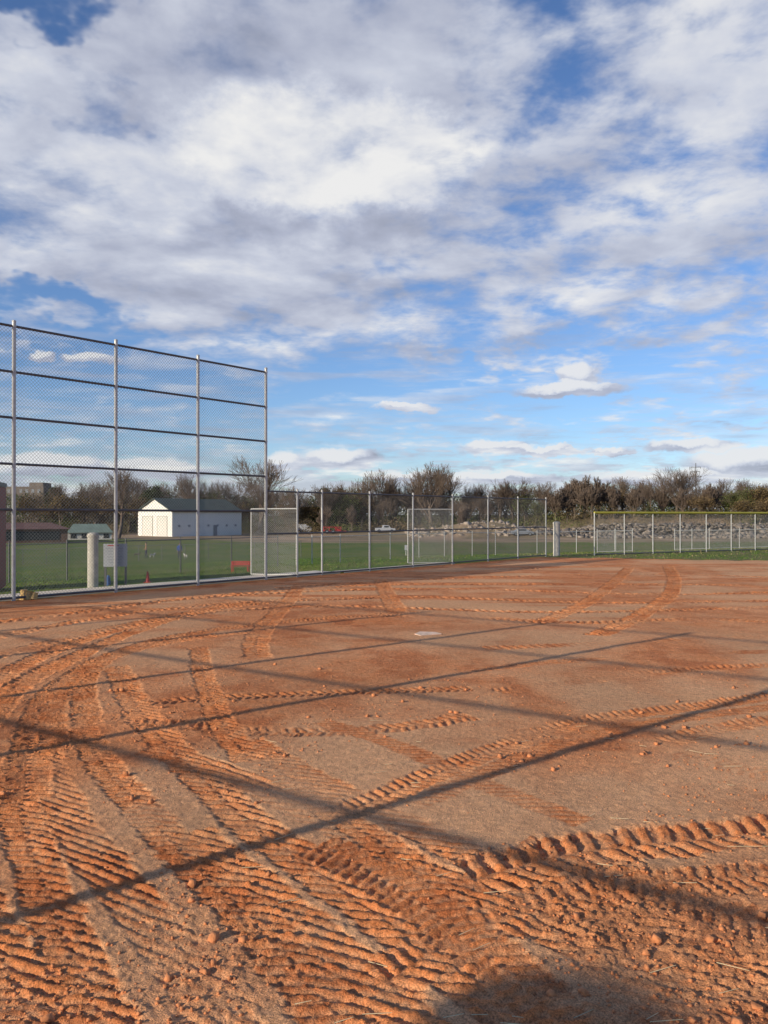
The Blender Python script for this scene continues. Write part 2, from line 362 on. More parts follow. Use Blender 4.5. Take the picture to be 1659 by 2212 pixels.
# ------------------------------------------------------------ fences
def chain(A,B,z0,z1,p=.075,r=.0026):
    A=np.array(A[:2],float);B=np.array(B[:2],float); Wd=np.linalg.norm(B-A); d=(B-A)/Wd; Hh=z1-z0
    P=[];Q_=[]
    for c in np.arange(-Hh,Wd,p):
        x0=max(c,0);x1=min(c+Hh,Wd)
        if x1-x0<.01: continue
        P.append((x0,x0-c));Q_.append((x1,x1-c))
        P.append((x0,Hh-(x0-c)));Q_.append((x1,Hh-(x1-c)))
    P=np.array(P);Q_=np.array(Q_)
    f=lambda K:np.stack([A[0]+d[0]*K[:,0],A[1]+d[1]*K[:,0],z0+K[:,1]],-1)
    return tubes(f(P),f(Q_),r,r,3)
def fence(name,label,pts,h,pr,rails,bays=None,postm=M_post,railm=M_rail,wire=M_wire,rr=.022,cap=None,wr=.0026,cat='fence',group=None,p=.075,over=.07):
    e=root(name,(pts[0][0],pts[0][1],tzf(*pts[0][:2])),label,cat,group)
    off=Vector(e.location)
    def ch(o): o.location=-off; return o
    zz=[tzf(p_[0],p_[1]) for p_ in pts]
    for q,z in zip(pts,zz):
        m=MB().tube((q[0],q[1],z-.1),(q[0],q[1],z+h+over),pr,n=12); m.ball((q[0],q[1],z+h+over),(pr*1.15,pr*1.15,pr*.8),10,5)
        for rh in rails: m.tube((q[0],q[1],z+rh-.02),(q[0],q[1],z+rh+.02),pr*1.16,n=12)
        ch(m.build('post',postm,e))
    for rh in rails:
        m=MB()
        for i in range(len(pts)-1):
            m.tube((pts[i][0],pts[i][1],zz[i]+rh),(pts[i+1][0],pts[i+1][1],zz[i+1]+rh),rr,n=8)
        ch(m.build('rail',railm,e))
    for i in range(len(pts)-1):
        z0,z1=(.04,h) if not bays or i not in bays else bays[i]
        if z1<=z0: continue
        V,Fq=chain(pts[i],pts[i+1],0,z1-z0,p,wr)
        A=np.array(pts[i][:2]);D=np.array(pts[i+1][:2])-A; t=((V[:,:2]-A)@D)/(D@D); V[:,2]+=z0+zz[i]+(zz[i+1]-zz[i])*t
        ch(mesh_np('chain_link_mesh',V,Fq,wire,parent=e))
    if cap:
        m=MB()
        for i in range(len(pts)-1):
            m.tube((pts[i][0],pts[i][1],zz[i]+h+.02),(pts[i+1][0],pts[i+1][1],zz[i+1]+h+.02),.05,n=10)
        ch(m.build('safety_cap',cap,e))
    return e
def gate(parent,A,B,h,z0=.06):
    off=parent.matrix_basis.translation; za=tzf(*A);zb=tzf(*B); a=Vector((A[0],A[1],za));b_=Vector((B[0],B[1],zb))
    ge=bpy.data.objects.new('gate',None); link(ge,parent); ge.location=-off
    m=MB(); r=.019
    for q in (a,b_): m.tube(q+Vector((0,0,z0)),q+Vector((0,0,h)),r)
    for k in (z0,h): m.tube(a+Vector((0,0,k)),b_+Vector((0,0,k)),r)
    m.build('frame',M_post,ge)
    V,Fq=chain(A,B,za+z0,za+h,.06,.0030); mesh_np('chain_link_mesh',V,Fq,M_wire2,parent=ge)
BX=[-11.8,-10.35,-8.9,-7.44,-5.98,-4.55,-3.14]
fence('backstop_fence','tall galvanised chain-link backstop with five dark rails',[L(x) for x in BX],5.55,.039,[.06,1.83,2.75,3.68,4.60,5.52],rr=.026,cat='backstop fence',wr=.0034)
LX=[-2.40,-1.775,-.44,.95,2.39,3.86,5.25,6.70]
lf=fence('dugout_fence','chain-link fence of medium height with open gates',[L(-3.14)]+[L(x) for x in LX],2.38,.028,[.06,1.22,2.36],bays={1:(1.95,2.36)},over=.05,wr=.0026)
gate(lf,L(-2.40),(-3.75,22.5),1.9)
gate(lf,L(2.39),(.83,27.6),1.92)
R0=(8.93,33.8)
RP=[(8.93+.88*t,33.8+.47*t) for t in np.arange(0,14.2,1.72)]
fence('outfield_fence','chain-link fence topped with a yellow plastic cap',RP,1.80,.026,[.05],cap=M_yel,over=.0,wire=M_wire2)
fence('boundary_fence','low chain-link fence around the grass field',[tuple(at(px,d)[:2]) for px,d in [(640,33),(674,33.5),(735,34.5),(797,35.5),(843,36.5),(905,37.3),(960,38),(1020,39),(1070,40),(1120,41),(1160,41.5),(1200,42),(1245,42.5),(1284,43),(1330,43.5)]],1.15,.02,[1.13],rr=.016,railm=M_post,wr=.002)
fence('boundary_fence','low chain-link fence along the dog park',[tuple(at(px,d)[:2]) for px,d in [(-160,24),(-70,24.2),(20,24.5),(145,25),(272,26),(390,28),(500,30),(600,32)]],1.2,.022,[1.18],rr=.018,postm=M_rail,railm=M_rail)
fence('boundary_fence','long low fence crossing the far grass',[tuple(at(px,d)[:2]) for px,d in zip(range(-100,700,50),[66]*16)],1.3,.025,[1.28],rr=.02,postm=M_rail,wire=M_wire,p=.14)
for a_,b_,d in ((1290,1366,40),(1457,1532,44),(1532,1662,46)):
    fence('fence_panel','short galvanised chain-link panel on the grass',[tuple(at(px,d)[:2]) for px in np.linspace(a_,b_,3)],1.1,.02,[.05,1.08],rr=.018,railm=M_post,wire=M_wire2,group='fence panels beside the outfield')
# backstop behind the photographer, whose shadow lies on the clay
RB=[(x,-5.3-.68*x) for x in (-16.6,-14.6,-12.6,-10.6,-8.87,-6.7,-4.6,-2.5,-.4)]
fence('backstop_fence','tall chain-link backstop casting long shadows on clay',RB,5.52,.050,[1.83,2.75,3.68,4.60,5.50],rr=.024,cat='backstop fence',p=.15,wr=.002)
# added out-of-view oval on a pole, shaped to cast the near dark shadow
fl=root('shadow_caster',(-12.33,-7.98,0),'added out-of-view oval on a pole casting the foreground shadow','shadow_caster')
MB().tube((0,0,-.2),(0,0,5.40),.05,.04,12).build('pole',M_post,fl)
hd=MB().ball((0,0,0),(.46,.25,.18),24,12).build('caster_head',M_rail,fl,smooth=True); hd.location=(0,0,5.40); hd.rotation_euler=(0,0,math.radians(-51))
# ------------------------------------------------------------ concrete posts, plate, small objects
def gz(x,y):
    r=int(np.clip(np.searchsorted(ys,y),0,nr-1)); c=int(np.clip(np.searchsorted(X[r],x),0,nc-1)); return float(Z[r,c])
for px,py,h,rr_ in ((201,1270,1.30,.125),(1202,1201,1.42,.14)):
    q=survey(px,py); e=root('concrete_bollard',q,'round weathered concrete bollard beside the fence','bollard','concrete bollards by the fence')
    MB().tube((0,0,-.1),(0,0,h-.08),rr_,n=24).build('shaft',M_conc,e,smooth=False)
    MB().tube((0,0,h-.08),(0,0,h-.02),rr_+.015,n=24).ball((0,0,h-.02),(rr_+.01,rr_+.01,.05),20,6).build('cap',M_conc,e)
hp=MB(); pts=[(-.216,0),(-.216,-.216),(.216,-.216),(.216,0),(0,.216)]
hp.v=[(x,y,z) for z in (0,.05) for x,y in pts]; hp.f=[(4,3,2,1,0),(5,6,7,8,9)]+[(i,(i+1)%5,5+(i+1)%5,5+i) for i in range(5)]
o=hp.build('home_plate',mat('dusty_rubber',(.76,.54,.39),.9,.3,12,0,.2),bevel=.006); o.scale=(.84,.74,1); o.location=(.6,11.6,max(gz(.6+a_,11.6+b_) for a_ in (-.2,0,.2) for b_ in (-.2,0,.2))-.043); o.rotation_euler=(0,0,.5); tag(o,'dusty white home plate set in the clay','home plate')
# sign board
q=survey(250,1266); e=root('sign',q,'white notice board on two posts behind the backstop','sign',rz=.15)
for sx in (-.24,.24): MB().box((sx,0,.5),(.05,.05,1.05)).build('leg',M_rail,e)
MB().box((0,-.03,.76),(.56,.03,.56)).build('panel',mat('sign_white',(.34,.36,.39),.6,.08,3,0,0),e)
m=MB(); 
for i in range(6): m.box((-.02+.02*(i%2),-.048,.93-.07*i),(.40-.06*(i%3),.004,.014))
m.build('lettering',M_vgrey,e); MB().box((-.05,-.049,1.0),(.26,.004,.025)).build('red_heading',M_red,e)
# cone
q=survey(319,1259); e=root('traffic_cone',q,'small red traffic cone on the path edge','traffic cone')
MB().box((0,0,.015),(.17,.17,.03)).build('base',M_red,e); MB().tube((0,0,.03),(0,0,.30),.065,.018,16).build('cone',M_red,e)
q=survey(234,1265); e=root('water_jug',q,'small blue plastic jug beside the bollard','jug')
MB().tube((0,0,0),(0,0,.2),.06,.055,14).build('body',M_blue,e,bevel=.01); MB().tube((0,0,.2),(0,0,.26),.05,.02,12).build('spout',M_blue,e)
q=survey(62,1296); e=root('tree_stump',q,'short tan log stump lying near the fence','stump')
m=MB()
for k in range(3): m.tube((-.1+.1*k,0,0),(-.1+.1*k+.01,0.02*k,.20-.03*k),.075,.068,9)
m.build('trunk',M_wood,e,bevel=.01)
# red bench
q=survey(519,1236); sc=q.y/F*44/1.5; e=root('park_bench',q,'red slatted bench standing on the grass','bench',sc=sc,rz=-.1)
m=MB(); [m.box((0,-.12+.11*i,.45),(1.5,.09,.03)) for i in range(4)]; m.build('seat',M_red,e)
m=MB(); [m.box((0,.27+.02*i,.55+.1*i),(1.5,.03,.08)) for i in range(3)]; m.build('backrest',M_red,e)
for sx in (-.6,.6):
    MB().box((sx,0,.22),(.05,.4,.04)).box((sx,-.15,.22),(.05,.05,.44)).box((sx,.25,.38),(.05,.05,.76)).build('leg',M_red,e)
# red dugout shed at the edge
q=at(2,18.6)
e=root('dugout_shed',(q.x-1.54,q.y+.4,q.z),'dark red painted wooden dugout shed with flat roof','shed',rz=.3)
MB().box((0,0,1.25),(2.4,2,2.5)).build('wall',M_dred,e); MB().box((0,0,2.56),(2.44,2.04,.1)).build('roof',M_rail,e)
m=MB(); [m.box((-1.1+.2*i,-1.02,1.25),(.015,.03,2.4)) for i in range(12)]; m.build('batten',M_dred,e)
MB().box((-.5,-1.03,1.0),(.9,.04,2.0)).build('door',M_rail,e)
# utility box
q=survey(877,1200); e=root('utility_box',q,'small white utility box on a thin post','utility box')
hh=q.y/F; MB().tube((0,0,-.1),(0,0,12*hh),.03).build('post',M_post,e); MB().box((0,0,17*hh),(6*hh,.15,11*hh)).build('cabinet',M_vwhite,e,bevel=.01)
# ------------------------------------------------------------ buildings
def rect_detail(e,name,m,c,d): return MB().box(c,d).build(name,m,e)
th=math.radians(51); cx,cy=-39.9,150.0; e=root('barn',(cx,cy,tzf(cx,cy)-.1),'white barn with dark green roof and large doors','barn',rz=th)
Wg,Lg,He,Hr=11.0,17.0,4.9,7.25
m=MB(); m.v=[(0,0,0),(Lg,0,0),(Lg,Wg,0),(0,Wg,0),(0,0,He),(Lg,0,He),(Lg,Wg,He),(0,Wg,He),(0,Wg/2,Hr),(Lg,Wg/2,Hr)]
m.f=[(0,1,5,4),(2,3,7,6),(3,0,4,8,7),(1,2,6,9,5)]; m.build('wall',M_white,e)
m=MB(); o_=.4
for sgn in (0,1):
    y0,yr=(-o_,Wg/2) if sgn==0 else (Wg+o_,Wg/2); z0=He-.15
    a=[(-o_,y0,z0),(Lg+o_,y0,z0),(Lg+o_,yr,Hr+.06),(-o_,yr,Hr+.06)]
    m.poly(a if sgn==0 else a[::-1]); m.poly([(p[0],p[1],p[2]+.14) for p in (a if sgn==0 else a[::-1])])
    m.poly([a[0],a[1],(a[1][0],a[1][1],a[1][2]+.14),(a[0][0],a[0][1],a[0][2]+.14)])
    m.poly([a[0],a[3],(a[3][0],a[3][1],a[3][2]+.14),(a[0][0],a[0][1],a[0][2]+.14)])
m.build('roof',M_green,e)
M_door=mat('door_cream',(.70,.67,.60),.7,.05,1,0,0)
for y0,wd2 in ((1.6,3.0),(6.2,3.2)): 
    rect_detail(e,'door',M_door,(-.04,y0+wd2/2,1.9),(.06,wd2,3.8))
    m=MB()
    for yy in (y0-.06,y0+wd2+.06): m.box((-.06,yy,1.95),(.06,.1,3.9))
    m.box((-.06,y0+wd2/2,3.92),(.06,wd2+.2,.1)); m.build('door_frame',M_conc,e)
for i in range(7): rect_detail(e,'window',M_pane,(1.6+2.3*i,-.03,2.1),(.5,.05,.4))
rect_detail(e,'side_door',M_pane,(10.2,-.035,1.1),(.9,.05,2.2))
m=MB(); [m.box((k,-.012,He/2),(.03,.02,He)) for k in np.arange(.5,Lg,.75)]; m.build('siding_seam',M_door,e)
def shed(name,px0,px1,ytop,yeave,ybase,label,wm,rm,depth,cat,wins=3,d=None):
    q=survey((px0+px1)/2,ybase) if d is None else at((px0+px1)/2,d); k=q.y/F
    Wd=(px1-px0)*k; H1=(ybase-ytop)*k; H0=(ybase-yeave)*k
    e=root(name,q,label,cat,rz=-math.atan2(q.x,q.y))
    m=MB(); m.box((0,depth/2,H0/2),(Wd*.94,depth,H0)); m.build('wall',wm,e)
    m=MB(); W2=Wd/2; D0=-.5; D1=depth+.5; zm=H1; zz=H0-.05; i_=W2*.72
    m.v=[(-W2,D0,zz),(W2,D0,zz),(W2,D1,zz),(-W2,D1,zz),(-i_,depth/2,zm),(i_,depth/2,zm)]
    m.f=[(0,1,5,4),(1,2,5),(2,3,4,5),(3,0,4),(3,2,1,0)]; m.build('roof',rm,e)
    for i in range(wins):
        MB().box((-Wd*.35+Wd*.7*i/max(1,wins-1),-.03,H0*.5),(Wd*.12,.06,H0*.6)).build('window',M_dark,e)
    return e
shed('shelter',147,242,1132,1150,1166,'small white shelter with pale green hipped roof',M_shel,M_pgreen,4,'shelter',4)
shed('brick_building',-140,145,1130,1143,1174,'long low brown brick building with red roof',M_brick,mat('rust_roof',(.14,.065,.05),.8,.2,1,0,.1),9,'building',7)
q=at(52,320); e=root('apartment_building',q,'tan flat-roofed building of several storeys','building'); k=320/F
Hb=61*k+CH+2.4; MB().box((0,6,Hb/2),(84*k,12,Hb)).build('wall',M_tan,e)
MB().box((4,6,Hb+.8),(30*k,8,1.8)).build('penthouse',M_tan,e)
for r in range(4):
    for c in range(6): MB().box((-33*k+c*13*k,-.03,Hb-1.8-r*3),(1.1,.08,1.4)).build('window',M_pane,e)
# ------------------------------------------------------------ vehicles
def wheels(e,xs,w,r):
    for x in xs:
        for sy in (-1,1):
            wo=MB().tube((x,sy*w-.11,r),(x,sy*w+.11,r),r,n=18).build('wheel',M_black,e)
            MB().tube((x,sy*w+sy*.10,r),(x,sy*w+sy*.12,r),r*.55,n=12).build('rim',M_vgrey,wo)
def car(px,py,label,cat,body,m,L_=4.4,wid=None,name='parked_car',rz=0):
    q=survey(px,py); e=root(name,q,label,cat,'vehicles parked beyond the field',rz=rz,sc=.88)
    MB().prism(body,-.88,.88).build('body',m,e,bevel=.05)
    return e
e=car(832,1151,'white pickup truck parked beside dirt mounds','truck',[(-2.2,.4),(2.2,.4),(2.25,.95),(1.2,1.05),(.75,1.65),(-.5,1.7),(-.65,1.1),(-2.2,1.05)],M_vwhite,name='pickup_truck',rz=.1)
wheels(e,(-1.4,1.4),.8,.38)
for sy in (-.89,.89): MB().box((.2,sy,1.35),(1.0,.03,.35)).build('window',M_dark,e)
e=car(657,1152,'white and blue box truck parked near trees','truck',[(-1.8,.5),(1.9,.5),(1.9,1.3),(1.2,1.9),(.7,1.9),(.7,2.3),(-1.8,2.3)],M_vwhite,name='box_truck')
wheels(e,(-1.1,1.2),.8,.4); MB().box((1.3,-.89,1.5),(.6,.03,.4)).build('window',M_dark,e)
e=car(1128,1157,'low grey sedan parked beside the rocks','car',[(-2.2,.3),(2.2,.3),(2.2,.75),(1.3,.9),(.7,1.35),(-.8,1.38),(-1.5,.95),(-2.2,.9)],M_vgrey)
wheels(e,(-1.4,1.4),.8,.32)
for sy in (-.89,.89): MB().box((-.1,sy,1.1),(1.5,.03,.28)).build('window',M_dark,e)
q=survey(718,1153); e=root('farm_implement',q,'red farm implement with frame and wheels','farm machine')
m=MB()
for x in (-1.7,-.6,.6,1.7):
    m.tube((x,-.6,.5),(x,-.6,1.35),.05); m.tube((x,.6,.5),(x,.6,1.35),.05); m.tube((x,-.6,1.3),(x,.6,1.3),.05)
for z in (.55,1.3):
    for y in (-.6,.6): m.tube((-1.8,y,z),(1.8,y,z),.06)
m.tube((-1.8,-.6,.55),(-.6,-.6,1.3),.05); m.tube((.6,-.6,1.3),(1.8,-.6,.55),.05); m.box((1.1,0,.85),(.8,.9,.4)).tube((1.8,0,.55),(2.7,0,.5),.06)
m.build('frame',M_red,e); wheels(e,(-1,.2),.8,.38)
q=at(1503,420); k=420/F; e=root('power_pole',q,'tall steel power line pole with three crossarms','power pole')
Ht=112*k+CH-q.z; MB().tube((0,0,0),(0,0,Ht),.4,.18,10).build('mast',M_rail,e)
for i,wd2 in enumerate((5.5,4.5,6)): 
    c=MB().box((0,0,Ht-2.2-i*2.4),(wd2,.3,.28)).build('crossarm',M_rail,e)
    for sx in (-.45,.45): MB().tube((sx*wd2,0,Ht-2.3-i*2.4),(sx*wd2,0,Ht-3.2-i*2.4),.12,.08,6).build('insulator',M_rail,e)
# ------------------------------------------------------------ rocks
def rocks(name,spots,label,cmin,cmax,warm=0):
    V=[];Qs=[];Cc=[]; base=np.array([(-1,-1,-1),(1,-1,-1),(1,1,-1),(-1,1,-1),(-1,-1,1),(1,-1,1),(1,1,1),(-1,1,1)],float)*.5
    fq=np.array([(0,3,2,1),(4,5,6,7),(0,1,5,4),(1,2,6,5),(2,3,7,6),(3,0,4,7)])
    for i,(x,y,z,sz) in enumerate(spots):
        k=base+RNG.uniform(-.18,.18,(8,3)); k=k*np.array([sz*RNG.uniform(.8,1.7),sz*RNG.uniform(.7,1.2),sz*RNG.uniform(.25,.8)])
        R=np.array(Matrix.Rotation(RNG.uniform(0,6.28),3,'Z')@Matrix.Rotation(RNG.uniform(-.7,.7),3,'X')@Matrix.Rotation(RNG.uniform(-.5,.5),3,'Y'))
        V.append(k@R.T+np.array([x,y,z])); Qs.append(fq+8*i); c=RNG.uniform(cmin,cmax); Cc.append(np.tile([c*(1+warm),c,c*(1.02-warm)],(8,1)))
    return tag(mesh_np(name,np.concatenate(V),np.concatenate(Qs),M_rock,np.concatenate(Cc)),label,'rocks',kind='stuff')
sp=[]
for i in range(6500):
    x=RNG.uniform(27,88); y=RNG.uniform(139,157)+ (x-27)*.02; top=sst(27,44,x)
    z=tzf(x,y)+ (RNG.uniform(0,2.4)*np.exp(-((y-149)/5.5)**2))*(.15+.85*top)
    sp.append((x,y,z,RNG.uniform(.2,.75)))
rocks('rock_pile',sp,'long pile of grey broken slate slabs',.06,.24,.22)
sp=[]
for i in range(420):
    x=RNG.uniform(4,34); y=RNG.uniform(140,156); sp.append((x,y,tzf(x,y)+.05,RNG.uniform(.15,.7)*(1.8 if RNG.random()<.06 else 1)))
rocks('rubble',sp,'pale stones scattered over dirt mounds',.20,.38,.24)
# ------------------------------------------------------------ trees
def skeleton(seed,h,levels,kids=4,spread=.6,trunkf=.3,upb=.12,r0=None,keep=.8):
    rg_=random.Random(seed); seg={0:[],1:[]}; ends=[]
    def grow(p,d,L_,r,lv):
        n_=3 if lv<3 else 2
        for i in range(n_):
            d=(d+Vector((rg_.uniform(-.16,.16),rg_.uniform(-.16,.16),rg_.uniform(-.05,.1)+upb*(lv>0)))).normalized()
            q=p+d*(L_/n_); rr=r*(1-.22*(i+1)/n_*2) if lv else r*(1-.12*(i+1)); rr=max(rr,.009)
            seg[0 if lv<1 else 1].append((tuple(p),tuple(q),r if i==0 else last,rr)); last=rr; p=q
            if lv<levels and (i>0 or lv>1 or n_==2):
                for c in range(kids//2):
                    if lv>=2 and rg_.random()>keep: continue
                    a=rg_.uniform(0,6.28); t=rg_.uniform(.4,.95)*spread*1.4
                    ax=d.orthogonal().normalized(); ax.rotate(Matrix.Rotation(a,3,d)); nd=(d*math.cos(t)+ax*math.sin(t)).normalized()
                    grow(p.copy(),nd,L_*rg_.uniform(.55,.85),max(last*.6,.010),lv+1)
        ends.append(tuple(p))
        if lv<levels: grow(p.copy(),d,L_*.74,last*.85,lv+1)
    grow(Vector((0,0,-.2)),Vector((0,0,1)),h*trunkf,r0 or h*.018,0)
    return seg,np.array(ends)
def leafquads(Cn,size,cols,flat=0):
    N=len(Cn); a=RNG.normal(size=(N,3)); a/=np.linalg.norm(a,axis=1,keepdims=True); b_=np.cross(a,RNG.normal(size=(N,3))); b_/=np.linalg.norm(b_,axis=1,keepdims=True)
    s_=(size*RNG.uniform(.5,1.3,N))[:,None]; a=a*s_; b_=b_*s_*.6
    V=np.stack([Cn-a,Cn+b_*.8,Cn+a,Cn-b_],1).reshape(-1,3); Qq=np.arange(4*N).reshape(-1,4)
    return V,Qq,np.repeat(cols,4,0)
def make_tree(kind,seed):
    if kind=='bare':
        seg,ends=skeleton(seed,14,5,4,.55,.22,keep=.66)
    elif kind=='shrub': seg,ends=skeleton(seed,7,5,4,.6,.12,.2,.08,keep=.7)
    elif kind=='leafy': seg,ends=skeleton(seed,11,4,4,.62,.2)
    else: seg,ends=None,None
    e=bpy.data.objects.new({'bare':'bare_tree','leafy':'leafy_tree','pine':'evergreen_tree','shrub':'shrub'}[kind],None)
    if kind=='pine':
        hh=11; V,Fq=tubes([(0,0,-.2)],[(0,0,hh)],.2,.03,7)
        t=mesh_np('trunk',V,Fq,M_bark,parent=e)
        N=4200; z=RNG.power(1.0,N)*(hh-1)+1; fr=(1-(z-1)/(hh-.3)); lob=1+.25*np.sin(z*4.3+seed)
        r_=3.2*np.power(np.clip(fr,.0,1),.5)*lob*np.sqrt(RNG.random(N)); a=RNG.random(N)*6.28; r_*=1+.3*np.sin(a*3+z*1.7)
        Cn=np.stack([r_*np.cos(a),r_*np.sin(a),z+RNG.normal(size=N)*.4],-1); cc=np.array([.048,.064,.028])*RNG.uniform(.5,1.6,(N,1))
        V,Qq,cv=leafquads(Cn,.22,cc); mesh_np('crown',V,Qq,M_leaf,cv,parent=e)
    else:
        s0=seg[0]; V,Fq=tubes([k[0] for k in s0],[k[1] for k in s0],[k[2] for k in s0],[k[3] for k in s0],7); mesh_np('trunk',V,Fq,M_bark,parent=e)
        s1=seg[1]; V,Fq=tubes([k[0] for k in s1],[k[1] for k in s1],[max(k[2],.015) for k in s1],[max(k[3],.013) for k in s1],3)
        if kind!='leafy': mesh_np('crown',V,Fq,M_twig,parent=e)
        else:
            hi=ends[ends[:,2]>2.2]; NL=2300; pick=hi[RNG.integers(0,len(hi),NL)]+RNG.normal(size=(NL,3))*.38
            base_=np.array([[.155,.11,.05],[.095,.11,.038],[.18,.125,.06]][seed%3]); cc=base_*RNG.uniform(.5,1.4,(NL,1))
            v2,q2,c2=leafquads(pick,.11,cc); Vv=np.concatenate([V,v2]); Qv=np.concatenate([Fq,q2+len(V)]); cv=np.concatenate([np.tile([.12,.092,.07],(len(V),1)),c2])
            mesh_np('crown',Vv,Qv,M_leaf,cv,parent=e)
    zs=[v.co.z for c in e.children for v in c.data.vertices]
    e['h']=max(zs); return e
TPL={k:[make_tree(k,i+5*j) for i in range(n_)] for j,(k,n_) in enumerate((('bare',4),('leafy',3),('pine',2),('shrub',2)))}
LAB={'bare':('tall bare deciduous tree with fine spreading branches','tree','bare trees along the tree line'),
'leafy':('tree with sparse brown autumn leaves','tree','autumn trees along the tree line'),
'pine':('dark evergreen tree with a ragged crown','tree','evergreens along the tree line'),
'shrub':('leafless multi-stemmed shrub on rough ground','shrub','bare shrubs on rough ground')}
used=set()
def put(kind,px,top,d,wide=1.0):
    i=random.randrange(len(TPL[kind])); t=TPL[kind][i]; q=at(px,d)
    H_=(1112-top)/F*d+CH-q.z; sc=H_/t['h']
    if (kind,i) not in used: used.add((kind,i)); o=t; COL.objects.link(o)
    else: o=copy_thing(t)
    o.location=q; o.scale=(sc*wide,sc*wide,sc); o.rotation_euler=(0,0,random.uniform(0,6.28))
    o['label'],o['category'],o['group']=LAB[kind]
    return o
for px,top,d,wd in [(255,1004,140,1.15),(560,982,165,1.35),(410,1018,185,1.1),(935,994,185,1.3),(815,1012,190,1.2),(850,1028,195,1.1),(1460,1004,185,1.25),(1480,1016,190,1),(1110,1030,190,1.3),
    (780,1030,185,1),(640,1046,185,1.2),(500,1032,190,1.3),(1040,1042,195,1.2),(1170,1038,190,1.2),(1340,1026,190,1.3),(1390,1032,195,1.2),(1560,1032,190,1.1),(1010,1046,190,1),(360,1038,205,1.2),(180,1038,200,1.2),(300,1026,195,1.2),(460,1034,205,1.2),(905,1012,195,1.1),(965,1010,200,1.1),
    (130,1042,190,1.2),(220,1036,195,1.2),(700,1042,185,1.2),(740,1038,190,1.2),(1080,1038,190,1.2),(1140,1042,195,1.2),(1240,1030,195,1.2),(1430,1022,195,1.2),(1610,1032,195,1.2)]:
    put('bare',px,top,d,wd)
for px,top,d in [(1225,1042,172),(1262,1024,176),(1295,1028,174),(1240,1032,180),(1430,1048,176),(1530,1042,176),(1200,1054,170),(1325,1044,172),(1000,1085,160),(700,1085,165),(760,1090,160),(1280,1042,170),(1370,1052,172),(1475,1052,172)]:
    put('shrub',px,top,d,1.1)
x=60
while x<1720:
    kind=random.choice(['leafy','leafy','bare','leafy']) if x<800 else random.choice(['leafy','bare','leafy','bare'])
    put(kind,x,random.uniform(1046,1078) if x<1180 else random.uniform(1040,1072),random.uniform(180,200),random.uniform(1.1,1.5)); x+=random.uniform(20,32)
for px,top in ((118,1046),(335,1044),(320,1052),(700,1048),(735,1052),(770,1058)): put('pine',px,top,190,1.3)
for px,top,d in ((1620,1044,168),(1655,1038,165),(1580,1052,170),(1640,1066,160),(1520,1060,168),(1600,1070,160)): put('leafy',px,top,d,1.4)
# far woodland mass
N=130000; px=RNG.uniform(-250,1950,N); d=RNG.uniform(200,240,N); xw=(px-829.5)/F*d
toph=(28+14*fbm(px*.012,px*0+3,3,131)+34*vnoise(px*.05,d*.1,133)*vnoise(px*.21,d*.2,134))/F*d+4.1; zg=tz(xw,d); toph=np.maximum(toph-(zg+2.4),3); zz=zg+RNG.power(1.0,N)*toph
cc=np.array([.110,.086,.056])*(.4+1.2*fbm(px*.03,zz*.35,3,137))[:,None]*RNG.uniform(.6,1.3,(N,1)); gmix=sst(.46,.58,fbm(px*.012,px*0+9,2,139))[:,None]; cc=cc*(1-gmix)+cc*np.array([.7,1.05,.55])*gmix
V,Qq,cv=leafquads(np.stack([xw,d,zz],-1),.24,cc)
tag(mesh_np('woodland',V,Qq,M_leaf,cv),'dense brown leafless woodland at the far edge','woods',kind='stuff')
# brush along the tree base and mounds
N=70000; px=RNG.uniform(-200,1900,N); d=RNG.uniform(156,196,N); xw=(px-829.5)/F*d
kp=~((px>280)&(px<540)&(d<182)); px=px[kp]; d=d[kp]; xw=xw[kp]; N=len(px)
hh=1.0+4.0*np.power(fbm(px*.02,d*.1,3,141),1.4); zz=tz(xw,d)+RNG.random(N)*hh
cc=np.array([.155,.115,.065])*(.45+1.1*fbm(px*.03,d*.2,3,147))[:,None]*RNG.uniform(.6,1.3,(N,1))
gmix=sst(.5,.62,fbm(px*.015,d*.05+9,2,149))[:,None]; cc=cc*(1-gmix)+cc*np.array([.7,1.05,.6])*gmix
V,Qq,cv=leafquads(np.stack([xw,d,zz],-1),.14,cc); tag(mesh_np('brush',V,Qq,M_leaf,cv),'tangled dry brush below the trees','brush',kind='stuff')
# grass tufts
N=40000; xx=RNG.uniform(-20,24,N); yy=RNG.uniform(17,46,N); s_=sdist(xx,yy); rgm=((xx>6.0)&(yy>32.3-.30*(xx-6.7))); ok=((s_>1.3)|rgm)&(np.abs(xx)<.58*yy); xx=xx[ok];yy=yy[ok]; rgm=rgm[ok]; N=len(xx)
zz=tz(xx,yy); hgt=RNG.uniform(.015,.045,N)*(1+(RNG.random(N)<.03)*rgm*1.5); a=RNG.random(N)*6.28; dx=np.cos(a)*.02;dy=np.sin(a)*.02; lx=RNG.normal(size=N)*.02; ly=RNG.normal(size=N)*.02
V=np.stack([np.stack([xx-dx,yy-dy,zz-.02],-1),np.stack([xx+dx,yy+dy,zz-.02],-1),np.stack([xx+lx+dx*.3,yy+ly,zz+hgt],-1),np.stack([xx+lx-dx*.3,yy+ly,zz+hgt],-1)],1).reshape(-1,3)
cc=np.where(RNG.random((N,1))<np.where(rgm,.35,.08)[:,None],np.array([[.28,.23,.11]]),np.array([[.10,.165,.030]]))*RNG.uniform(.7,1.3,(N,1))
tag(mesh_np('grass_tufts',V,np.arange(4*N).reshape(-1,4),M_leaf,np.repeat(cc,4,0)),'short green and dry grass blades','grass',kind='stuff')
